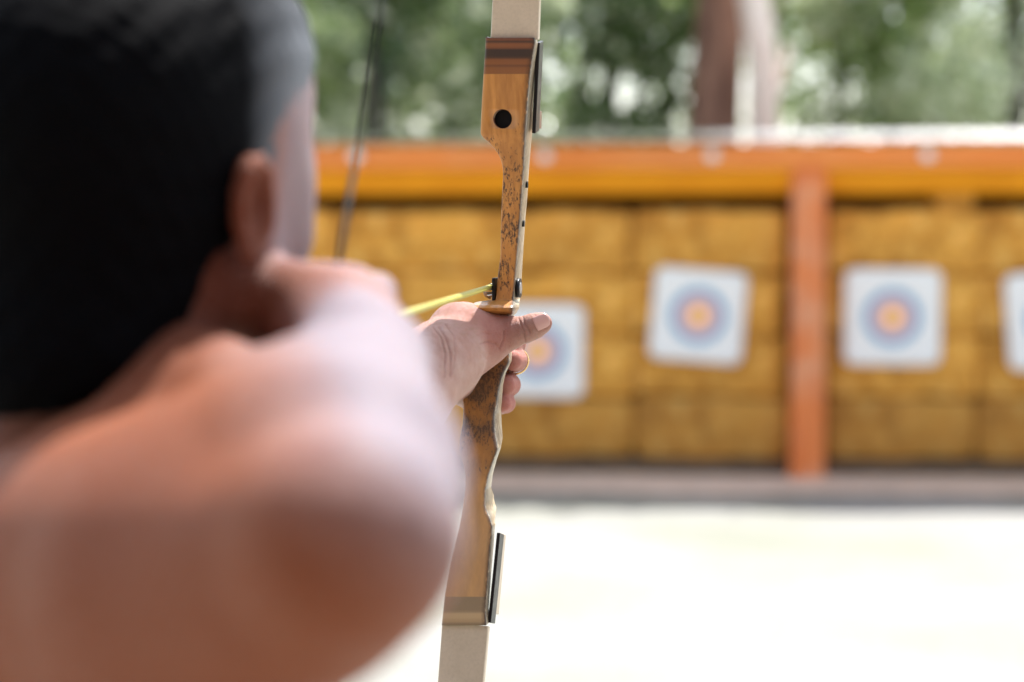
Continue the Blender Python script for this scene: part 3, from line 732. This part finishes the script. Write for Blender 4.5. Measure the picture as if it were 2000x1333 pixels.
# limb clamp plates: thin black bars either side of the joints
def bar(name, pa, pb, wid, dep, mat, off):
    a, b = np.array(pa), np.array(pb); t = b - a; L = np.linalg.norm(t); t /= L; u = Uv - t * (Uv @ t); u /= np.linalg.norm(u); n = np.cross(u, t)
    v, f = box_vf((a + b) / 2 + Wv * off, (wid, dep, L), np.array([u, n, t]).T); o = mesh_obj(name, v, f, mat, bow); fix_normals(o); return bevel(o, .0006)
bar('side_plate', P(1050.0, 79, 1.675), P(1041.5, 257, 1.693), .0032, .020, M['black'], .012)
bar('side_plate', P(949.5, 70, 1.672), P(948.0, 108, 1.674), .0022, .020, M['black'], .014)
bar('side_plate', P(973.5, 1046, 1.684), P(955.5, 1222, 1.672), .0029, .020, M['black'], .010)
bar('side_plate_backing', P(976.5, 1050, 1.71), P(962.0, 1208, 1.70), .0018, .014, M['limb'], .018)
bar('side_plate_backing', P(1047.0, 215, 1.71), P(1046, 250, 1.712), .0030, .014, M['riser'], .016)
# string in two straight spans from the tips to the fingers
sv = join_vf(tube_vf([TIPU + Wv * .004, NOCK + (TIPU - NOCK) * .12], .00105, 8), tube_vf([NOCK + (TIPU - NOCK) * .12, NOCK, NOCK + (TIPL - NOCK) * .10], .0017, 8), tube_vf([NOCK + (TIPL - NOCK) * .10, TIPL + Wv * .004], .00105, 8))
mesh_obj('bowstring', sv[0], sv[1], M['string'], bow, smooth=True)
# arrow rest, button and small screws
v, f = box_vf(P(967.5, 566, 1.722), (.0026, .020, .0205), np.array([Uv, Wv, [0, 0, 1]]).T); bevel(mesh_obj('rest_plate', v, f, M['black'], bow), .0006)
v, f = tube_vf([P(966, 576, 1.722), P(955, 577, 1.726), P(946, 574, 1.732)], [.0011, .0010, .0008], 8); mesh_obj('rest_arm', v, f, M['steel'], bow, smooth=True)
fv = []; ff_ = []
for i in range(9):
    t = i / 8; a = P(965, 571 + 2 * t, 1.724 + .012 * t) ; b = P(944 + 14 * t ** 2, 571 + 14 * t ** .7, 1.724 + .012 * t); fv += [a, b]
    if i: k = 2 * i; ff_.append((k - 2, k - 1, k + 1, k))
o = mesh_obj('rest_vane', fv, ff_, M['feather'], bow, smooth=True); m = o.modifiers.new('solid', 'SOLIDIFY'); m.thickness = .0005
cyl('plunger_button', P(1012.5, 563, 1.7225), Uv, .0083, .0040, M['black'], bow); cyl('plunger_screw', P(1014.2, 563, 1.7225), Uv, .0048, .0034, M['steel'], bow)
for x, y, d in ((1029, 361, 1.712), (1022, 437, 1.716)): cyl('side_screw', P(x, y, d), Uv, .0028, .0018, M['hole'], bow)
# worn pad on the arrow shelf
ring_v = []
for t in np.linspace(0, 2 * math.pi, 25)[:-1]:
    yy = 593.2 + 4.6 * math.sin(t); ring_v.append(P(945 + 20 * math.cos(t) - (yy - 593) * .6, yy, 1.72 + interp(DW, yy) + (45 - 40 * math.cos(t)) * 0 - .0012))
v = ring_v + [p - np.array([0, 0, .0014]) for p in ring_v]; n = 24
mesh_obj('shelf_pad', v, [tuple(range(n)), tuple(range(n, 2 * n))[::-1]] + [(k, n + k, n + (k + 1) % n, (k + 1) % n) for k in range(n)], M['suede'], bow)
# ================================================================== THE ARROW
ar = empty('arrow', tuple(P(959, 561, 1.728))); tag(ar, 'yellow arrow drawn back from the bow rest to the archer\'s chin', 'arrow')
A1 = P(960.5, 560, 1.732); A0 = NOCK; ad = (A1 - A0) / np.linalg.norm(A1 - A0)
v, f = tube_vf([A0 + ad * .008, A1 - ad * .012], .0024, 16); mesh_obj('shaft', v, f, M['shaft'], ar, smooth=True)
v, f = tube_vf([A1 - ad * .0121, A1, A1 + ad * .012, A1 + ad * .018], [.0030, .0030, .0026, .0008], 16); mesh_obj('point', v, f, M['shaft_end'], ar, smooth=True)
v, f = tube_vf([A0 - ad * .004, A0 + ad * .009], [.0030, .0030], 12); mesh_obj('nock', v, f, M['black'], ar, smooth=True)
for k in range(3):
    th = R(90 + 120 * k); a_ = np.cross(ad, [0, 0, 1.]); a_ /= np.linalg.norm(a_); b_ = np.cross(a_, ad); rr = math.cos(th) * a_ + math.sin(th) * b_
    v = [A0 + ad * .03, A0 + ad * .036 + rr * .012, A0 + ad * .05 + rr * .012, A0 + ad * .085]; o = mesh_obj('fletching', v, [(0, 1, 2, 3)], M['feather'], ar); m = o.modifiers.new('solid', 'SOLIDIFY'); m.thickness = .0006

# ================================================================== THE SHED, BALES, TARGETS
def G(px, py):                                   # ground point under a pixel
    d = P(px, py, 1.0) - np.array([0, 0, CAMZ]); return np.array([0, 0, CAMZ]) + d * (CAMZ / -d[2])
base = G(1575, 940)                              # foot of the middle post
sy = R(-4.0)
SX = np.array([math.cos(sy), math.sin(sy), 0]); SY = np.array([-math.sin(sy), math.cos(sy), 0]); SZ = np.array([0, 0, 1.])
BR = np.array([SX, SY, SZ]).T
def SH(x, y, z): return base + SX * x + SY * y + SZ * z
shed = empty('shooting_butt_shed', tuple(base), sy)
tag(shed, 'long open-fronted orange timber shed with a low roof sheltering the stacked straw bales', 'shed')
HT = 2.17; BAY = 4.22
def sbox(name, c, s, mat, bev=.01, parent=shed):
    v, f = box_vf(SH(*c), s, BR); o = mesh_obj(name, v, f, mat, parent); fix_normals(o)
    if bev: bevel(o, bev)
    return o
for k in (-1, 0, 1): sbox('post', (k * BAY, 0, (HT - .02) / 2), (.215, .16, HT - .02 - (.0)), M['post'], .015)
FH = .155
for k in (-1, 0): sbox('fascia_board', ((k + .5) * BAY, -.115, HT - FH / 2), (BAY - .004, .045, FH), M['orange'], .008)
# sloping soffit below and behind the fascia
def slab(name, y0, z0, y1, z1, x0, x1, th, mat, parent=shed, nseg=1):
    c = ((x0 + x1) / 2, (y0 + y1) / 2, (z0 + z1) / 2); a = math.atan2(z1 - z0, y1 - y0); L = math.hypot(y1 - y0, z1 - z0)
    B = BR @ np.array([[1, 0, 0], [0, math.cos(a), -math.sin(a)], [0, math.sin(a), math.cos(a)]])
    v, f = box_vf(SH(*c), (x1 - x0, L, th), B); o = mesh_obj(name, v, f, mat, parent); fix_normals(o); return o
for k in (-1, 0): slab('soffit', -.088, HT - FH - .004, .115, HT - FH - .155, k * BAY + .11, (k + 1) * BAY - .11, .024, mat_simple('amber_soffit', (.98, .38, .012), .55, var=.12, scale=3), shed)
# corrugated roof rising to the back
def roof():
    nx = 420; Vv = []; F = []; x0, x1 = -BAY - .25, BAY + .25
    for i in range(nx + 1):
        x = x0 + (x1 - x0) * i / nx; w = .004 * math.sin(x * 2 * math.pi / .15)
        jag = .03 * math.sin(x * 1.9) + .02 * math.sin(x * 4.3)
        for y, z in ((-.24 + jag, HT + .022), (1.55, HT + .15)): Vv.append(SH(x, y, z + w)); Vv.append(SH(x, y, z + w + .004))
    for i in range(nx):
        a = i * 4; F += [(a, a + 2, a + 6, a + 4), (a + 1, a + 5, a + 7, a + 3), (a, a + 4, a + 5, a + 1), (a + 2, a + 3, a + 7, a + 6)]
    return mesh_obj('roof', Vv, F, M['roof'], shed, smooth=False)
roof()
sbox('back_wall', (0, 1.42, 1.10), (2 * BAY + .2, .04, 2.19), M['board'], 0)
for s_ in (-1, 1): sbox('side_wall', (s_ * (BAY + .13), .68, 1.05), (.035, 1.42, 2.10), M['board'], 0)
for px_ in (1064, 1391, 1806, 690):
    pt = P(px_, 309, 12.7); rel = pt - base; x = rel @ SX
    v, f = tube_vf([SH(x, -.138, HT - .075), SH(x, -.158, HT - .075), SH(x, -.166, HT - .075)], [.040, .040, .025], 20); mesh_obj('glint_disc', v, f, M['white'], shed)  # added white discs standing in for bright glints on the fascia
# timber sleepers the bales stand on
for k, (x0, x1) in enumerate(((-BAY + .12, -.12), (.12, BAY - .12))):
    for yy in (.16, .55):
        sl_ = sbox('timber_sleeper', ((x0 + x1) / 2, yy, .06), (x1 - x0, .14, .12), M['timber'], .012, None)
        tag(sl_, '%s timber sleeper under the bales %s of the middle post' % ('front' if yy < .3 else 'rear', ('left', 'right')[k]), 'sleeper', 'timber sleepers under the straw bales')
def bale_mesh(seed, L, D_, Hh):
    rg = np.random.default_rng(seed); n = (26, 12, 12)
    b = bmesh.new(); bmesh.ops.create_cube(b, size=1); bmesh.ops.subdivide_edges(b, edges=b.edges[:], cuts=13, use_grid_fill=True)
    v = np.array([x.co for x in b.verts]); 
    e = .5 - np.abs(v); p = v * 2
    rr = (np.abs(p) ** 13).sum(1) ** (1 / 13); p = p / np.maximum(rr, 1e-6)[:, None] * np.abs(p).max(1)[:, None]
    p = p * np.array([L, D_, Hh]) / 2
    d = sum(np.sin(p @ (rg.normal(size=3) * 14) + rg.uniform(0, 6)) for _ in range(5)) * .0045 + sum(np.sin(p @ (rg.normal(size=3) * 45) + rg.uniform(0, 6)) for _ in range(5)) * .0025
    tw = sum(np.exp(-((p[:, 0] - t) / .02) ** 2) for t in (-L * .22, L * .22)) * .014
    nrm = p / np.linalg.norm(p, axis=1)[:, None]; p = p + nrm * (d - .002 - tw)[:, None]
    for x, q_ in zip(b.verts, p): x.co = q_
    me = bpy.data.meshes.new('straw_bale'); b.to_mesh(me); b.free(); me.polygons.foreach_set('use_smooth', [True] * len(me.polygons)); me.materials.append(M['straw'])
    a = me.attributes.new('low', 'FLOAT', 'POINT'); a.data.foreach_set('value', np.zeros(len(me.vertices), dtype=np.float32)); return me
LB, DB, HB = 1.005, .50, .409
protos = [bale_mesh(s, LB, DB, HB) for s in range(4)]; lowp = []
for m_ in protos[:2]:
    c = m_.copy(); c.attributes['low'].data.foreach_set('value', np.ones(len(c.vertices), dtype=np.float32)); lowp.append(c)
row_names = ['lowest', 'second lowest', 'second highest', 'topmost']
col_left = ['the far left end', 'behind the archer\'s face', 'just left of the bow handle', 'between the bow and the middle post']
def col_desc(bay, c):
    if bay == 0: return ['column at the shed\'s left end', 'column beside the archer\'s head', 'column behind the bow handle', 'column just left of the middle post'][c]
    return ['column just right of the middle post', 'column behind the rightmost target', 'third column right of the middle post', 'column at the shed\'s right end'][c]
rb = random.Random(3)
for bay in (0, 1):
    for c in range(4):
        xc = (-BAY + .115 + (c + .5) * (BAY - .23) / 4) if bay == 0 else (.115 + (c + .5) * (BAY - .23) / 4)
        dz = [0, -.01, .015, -.005, 0, .0, .01, -.01][bay * 4 + c]
        for r_ in range(4):
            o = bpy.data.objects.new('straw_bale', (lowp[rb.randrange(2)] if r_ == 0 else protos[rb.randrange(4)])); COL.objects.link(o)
            o.location = SH(xc + rb.uniform(-.022, .022), .36 + rb.uniform(-.03, .02), .122 + HB * (r_ + .5) - .001 * r_)
            o.rotation_euler = (0, rb.uniform(-.012, .012), sy + rb.uniform(-.03, .03) + (math.pi if rb.random() < .5 else 0))
            tag(o, '%s straw bale, %s' % (row_names[r_], col_desc(bay, c)), 'straw bale', 'straw bales stacked in the shed')
for bay, cx in ((1, .62),):
    o = bpy.data.objects.new('straw_bundle', protos[2]); COL.objects.link(o); o.scale = (.26, .8, .26); o.location = SH(.95, .36, .122 + 4 * HB + .045); o.rotation_euler = (0, 0, sy)
    tag(o, 'small loose bundle of straw lying on top of the bales right of the middle post', 'straw bundle')
def target(px, py, roll, size, label):
    d = P(px, py, 1) - np.array([0, 0, CAMZ]); o0 = np.array([0, 0, CAMZ]); pl = SH(0, .072, 0)
    t = ((pl - o0) @ SY) / (d @ SY); c = o0 + d * t
    t_ = empty('archery_target', tuple(c)); t_.rotation_euler = (0, roll, sy)
    n = 12; h = size / 2; V_ = []; F = []
    for i in range(n + 1):
        for j in range(n + 1):
            x, z = -h + size * i / n, -h + size * j / n
            # rounded paper corners, slight curl
            k = max(0, abs(x) + abs(z) - h * 1.86); x -= math.copysign(k * .4, x); z -= math.copysign(k * .4, z)
            V_.append((x, -.004 * math.sin(x * 7 + px) - .010 * (abs(z) / h) ** 3, z))
    for i in range(n):
        for j in range(n): a = i * (n + 1) + j; F.append((a, a + n + 1, a + n + 2, a + 1))
    p = mesh_obj('paper_face', V_, F, M['paper'], t_, smooth=True, world=False)
    s = p.modifiers.new('solid', 'SOLIDIFY'); s.thickness = .002; s.offset = 1
    for sx in (-1, 1):
        for sz in (-1, 1):
            v, f = tube_vf([(sx * h * .88, -.022, sz * h * .88), (sx * h * .88, .01, sz * h * .88)], .006, 8); mesh_obj('pin', v, f, M['steel'], t_, world=False)
    tag(t_, label, 'target', 'paper archery targets pinned to the bales'); return t_
SZT = .622
target(1050, 686, R(0.5), SZT * .98, 'white target face partly hidden by the thumb and bow, hanging lowest of the row')
target(1364, 617, R(4.5), SZT * .965, 'white target face tilted clockwise, between the bow and the middle post')
target(1743, 620, R(0.3), SZT, 'straight white target face just right of the middle post')
target(2062, 625, R(-4.5), SZT, 'white target face cut off by the right edge of the photo')
# ================================================================== GROUND
def ground():
    xs = np.concatenate([np.linspace(-120, -8, 18), np.linspace(-7.5, 9, 120), np.linspace(10, 120, 18)])
    ys = np.concatenate([np.linspace(-40, 4, 14), np.linspace(4.5, 16, 90), np.linspace(18, 220, 24)])
    X, Y = np.meshgrid(xs, ys, indexing='ij')
    b = np.clip((Y - 6) / 3, 0, 1) * np.clip((12.2 - Y) / .5, 0, 1)
    Z = (.010 * np.sin(X * 2.1 + .5) + .007 * np.sin(X * 4.7 + Y * 1.3)) * b - .004
    V_ = np.stack([X.ravel(), Y.ravel(), Z.ravel()], 1); ny = len(ys); i, j = np.meshgrid(np.arange(len(xs) - 1), np.arange(ny - 1), indexing='ij'); a = (i * ny + j).ravel()
    return mesh_obj('ground', V_, np.stack([a, a + ny, a + ny + 1, a + 1], 1), M['ground'], smooth=True)
tag(ground(), kind='structure')
nxs = 90; V_ = []; F = []
for i in range(nxs + 1):
    x = -7 + 15 * i / nxs; f0 = -.78 + .07 * math.sin(x * 1.7) + .04 * math.sin(x * 4.1 + 1)
    V_ += [tuple(SH(x, f0, .018 - base[2])), tuple(SH(x, -.35, .024 - base[2])), tuple(SH(x, 1.9, .022 - base[2]))]
for i in range(nxs):
    for j in range(2): a = i * 3 + j; F.append((a, a + 3, a + 4, a + 1))
tag(mesh_obj('path', V_, F, M['dirt'], smooth=True), kind='structure')
# ================================================================== TREES
def leaf_cloud(centres, n, size, seed, light_side=None):
    rg = np.random.default_rng(seed); cs = np.array(centres, float)        # x y z r
    w = cs[:, 3] ** 2; idx = rg.choice(len(cs), n, p=w / w.sum())
    u = rg.normal(size=(n, 3)); u /= np.linalg.norm(u, axis=1)[:, None]
    rad = cs[idx, 3] * rg.uniform(.35, 1, n) ** .5
    # clump: pull toward small twig centres
    p = cs[idx, :3] + u * rad[:, None] * np.array([1, 1, .85])
    tw = rg.integers(0, 40, n); tc = rg.normal(size=(len(cs) * 40, 3)); tc /= np.linalg.norm(tc, axis=1)[:, None]
    tcp = cs[idx, :3] + tc[idx * 40 + tw] * (cs[idx, 3] * .85)[:, None]
    k = rg.random(n) < .7; p[k] = tcp[k] + rg.normal(size=(k.sum(), 3)) * (cs[idx, 3][k] * .16)[:, None]
    a = rg.normal(size=(n, 3)); a /= np.linalg.norm(a, axis=1)[:, None]; b = np.cross(a, rg.normal(size=(n, 3))); b /= np.linalg.norm(b, axis=1)[:, None]
    s = size * rg.uniform(.6, 1.35, n)[:, None]
    v = np.stack([p - a * s, p + b * s * .42, p + a * s, p - b * s * .42], 1).reshape(-1, 3)
    return v, np.arange(4 * n).reshape(n, 4)
def branch_tube(a, b, r0, r1, rg, wob=.06, n=9):
    a, b = np.array(a, float), np.array(b, float); L = np.linalg.norm(b - a); pts = []
    ph = rg.uniform(0, 6, 4)
    for i in range(n + 1):
        t = i / n; pts.append(a + (b - a) * t + np.array([math.sin(t * 4 + ph[0]), math.sin(t * 5 + ph[1]), 0]) * wob * L * .1 * math.sin(math.pi * min(1, t * 1.2)))
    return tube_vf(pts, [r0 + (r1 - r0) * i / n for i in range(n + 1)], 10)
def tree(name, label, x, y, h, r, lean, crowns, n, leaf, bark, seed, size=.10, group='trees behind the shed', limbs=5, flare=1.35):
    rg = np.random.default_rng(seed); t = empty(name, (x, y, 0)); tag(t, label, 'tree', group)
    top = np.array([x + lean[0], y + lean[1], h]); a = np.array([x, y, -.05])
    parts = [branch_tube(a, a + (top - a) * .12, r * flare, r, rg, 0, 3), branch_tube(a + (top - a) * .12, top, r, r * .45, rg)]
    for k in range(limbs):
        s = a + (top - a) * rg.uniform(.35, .9); c = crowns[k % len(crowns)]
        parts.append(branch_tube(s, np.array([c[0] + x, c[1] + y, c[2]]), r * .35, r * .08, rg, .3, 8))
    v, f = join_vf(*parts); mesh_obj('trunk', v, f, M[bark], t, smooth=True)
    cs = [(c[0] + x, c[1] + y, c[2], c[3]) for c in crowns]
    v, f = leaf_cloud(cs, n, size, seed); mesh_obj('crown', v, f, LEAVES[leaf], t); return t
def blob(seed, n, rx, ry, z0, z1, r0, r1):
    rg = np.random.default_rng(seed); return [(rg.uniform(-rx, rx), rg.uniform(-ry, ry), rg.uniform(z0, z1), rg.uniform(r0, r1)) for _ in range(n)]
def XY(px, d): return (px - 1000) * Q * d, d
x, y = XY(1352, 16.3)
tree('large_tree', 'thick brown tree trunk rising behind the shed roof, sunlit on its right side', x, y, 7.5, .26, (.45, .3), [(.6, .5, 7.2, 1.6), (-1.2, .8, 6.6, 1.3), (1.9, .2, 6.9, 1.3), (.5, .9, 7.0, 1.3)], 2500, 1, 'barkd', 11)
t_ = bpy.data.objects['large_tree']; rg = np.random.default_rng(3)
v, f = join_vf(branch_tube((x + .19, y - .14, -.05), (x + .38, y + .0, 6.8), .14, .11, rg, .5), branch_tube((x + .30, y - .14, 1.2), (x + .75, y - .2, 3.1), .05, .03, rg, .5))
mesh_obj('second_stem', v, f, M['barkp'], t_, smooth=True)  # near-white bark, the sunlit strip beside the trunk painted into its colour
x, y = XY(1205, 20)
tree('slender_tree', 'thin dark tree trunk among the foliage between the bow and the thick trunk', x, y, 7.0, .11, (-.15, 0), blob(2, 6, 1.2, 1.0, 4.6, 7.2, .5, .9), 1800, 0, 'barkk', 12)
x, y = XY(1505, 17.5)
tree('leaning_sapling', 'pale thin sapling leaning beside the thick trunk', x, y, 4.6, .06, (-.2, .1), blob(4, 5, .7, .5, 3.4, 4.8, .25, .45), 1500, 2, 'barkd', 13)
specs = [  # px, depth, label, leaf, crown ring, n
    (720, 15.6, 'dark leafy tree directly left of the bow, its crown hanging low', 0, blob(21, 9, .75, .6, 2.7, 5.2, .45, .85), 4000),
    (560, 18.5, 'bright green tree behind the archer\'s forehead', 1, blob(22, 9, 1.3, .8, 1.9, 5.4, .55, .95), 4000),
    (870, 18.0, 'pale dry-leaved tree just left of the upper bow limb', 2, blob(23, 8, .8, .6, 1.9, 4.2, .40, .75), 3400),
    (1130, 21.0, 'mid green tree seen right of the upper bow limb', 1, blob(24, 10, 1.2, .8, 1.9, 5.8, .5, .95), 4000),
    (1290, 19.0, 'low dark bushy tree left of the thick trunk', 0, blob(25, 7, .75, .6, 1.8, 4.4, .4, .7), 2700),
    (1630, 18.5, 'loose green tree right of the thick trunk', 1, blob(26, 10, 1.1, .8, 2.1, 5.0, .4, .8), 3400),
    (1790, 21.0, 'dark tree between the green and the pale tree on the right', 0, blob(27, 8, .8, .6, 2.2, 5.4, .4, .75), 2700),
    (1960, 18.0, 'pale silvery tree at the right edge of the photo', 2, blob(28, 10, .9, .8, 2.2, 5.0, .4, .8), 3200),
    (2300, 20.0, 'broad green tree beyond the right end of the shed', 1, blob(29, 10, 1.5, 1, 1.9, 5.6, .6, 1.0), 3200),
    (280, 19.0, 'broad dark tree behind the left bay of the shed', 0, blob(30, 10, 1.5, 1, 1.9, 5.6, .6, 1.0), 3200),
    (-250, 20.0, 'wide green tree beyond the left end of the shed', 1, blob(31, 10, 1.6, 1, 1.9, 5.6, .6, 1.0), 2700)]
for i, (px_, d_, lab, lf, cr, n) in enumerate(specs):
    x, y = XY(px_, d_); tree('leafy_tree', lab, x, y, 4.8, .10, (.1, 0), cr, n, lf, 'barkk', 40 + i)
# far wood that reads as one mass
rg = np.random.default_rng(5)
cs = [(xx, 31 + rg.uniform(-2, 2), rg.uniform(.8, 5.6), rg.uniform(.9, 1.7)) for xx in np.arange(-16, 22, .55) for _ in range(2)]
v, f = leaf_cloud(cs, 6500, .17, 77); tag(mesh_obj('far_wood', v, f, LEAVES[0]), 'hazy green wood far beyond the shed', 'wood', kind='stuff')
# ================================================================== open shelter added unseen behind the camera to dim and warm the archer's back
def blocker():
    t = empty('sky_blocker', (0, -2.2, 0)); tag(t, 'timber shelter with a pine back wall added unseen to dim light behind the archer', 'blocker')
    v, f = box_vf((0, -2.2, 2.95), (7.0, 3.0, .06)); mesh_obj('roof', v, f, M['pine'], t)  # roof of the added unseen blocker
    for x in (-3.4, 3.4):
        for y in (-3.5, -.85):
            v, f = box_vf((x, y, 1.46), (.12, .12, 2.915)); bevel(mesh_obj('post', v, f, M['timber'], t), .008)  # posts of the added unseen blocker
    v, f = box_vf((0, -3.58, 1.4), (6.9, .04, 2.8)); mesh_obj('blocker_rear_wall', v, f, M['pine'], t)
blocker()
# ================================================================== LIGHT, WORLD, CAMERA
SUN_EL, SUN_AZ = R(60), R(27)           # azimuth clockwise from straight ahead
sd = np.array([math.sin(SUN_AZ) * math.cos(SUN_EL), math.cos(SUN_AZ) * math.cos(SUN_EL), math.sin(SUN_EL)])
L = bpy.data.lights.new('sun', 'SUN'); L.energy = 4.6; L.angle = R(.5); L.color = (1, .97, .94)
lo = bpy.data.objects.new('sun', L); COL.objects.link(lo); lo.location = (3, 3, 8); lo.rotation_euler = Vector(-sd).to_track_quat('-Z', 'Y').to_euler()
W = bpy.data.worlds.new('World'); S.world = W; W.use_nodes = True; nt = W.node_tree
bg = nt.nodes['Background']; sky = nt.nodes.new('ShaderNodeTexSky'); sky.sky_type = 'NISHITA'; sky.sun_disc = False
sky.sun_elevation = SUN_EL; sky.sun_rotation = SUN_AZ; sky.air_density = 1.2; sky.dust_density = 1.5
hs = nt.nodes.new('ShaderNodeHueSaturation'); hs.inputs['Saturation'].default_value = .55
nt.links.new(sky.outputs[0], hs.inputs['Color']); nt.links.new(hs.outputs[0], bg.inputs[0]); bg.inputs[1].default_value = .15
S.cycles.film_exposure = 1.95
cam = bpy.data.cameras.new('camera'); co = bpy.data.objects.new('camera', cam); COL.objects.link(co); S.camera = co
co.location = (0, 0, CAMZ); co.rotation_euler = (math.pi / 2 - PITCH, 0, 0)
cam.lens = 70; cam.sensor_width = 36; cam.clip_start = .02; cam.clip_end = 500
cam.dof.use_dof = True; cam.dof.focus_distance = 1.72; cam.dof.aperture_fstop = 3.1; cam.dof.aperture_blades = 0
S.view_settings.view_transform = 'Standard'; S.view_settings.look = 'None'; S.view_settings.exposure = 0
S.cycles.use_denoising = True; S.cycles.sample_clamp_indirect = 0; S.cycles.max_bounces = 8
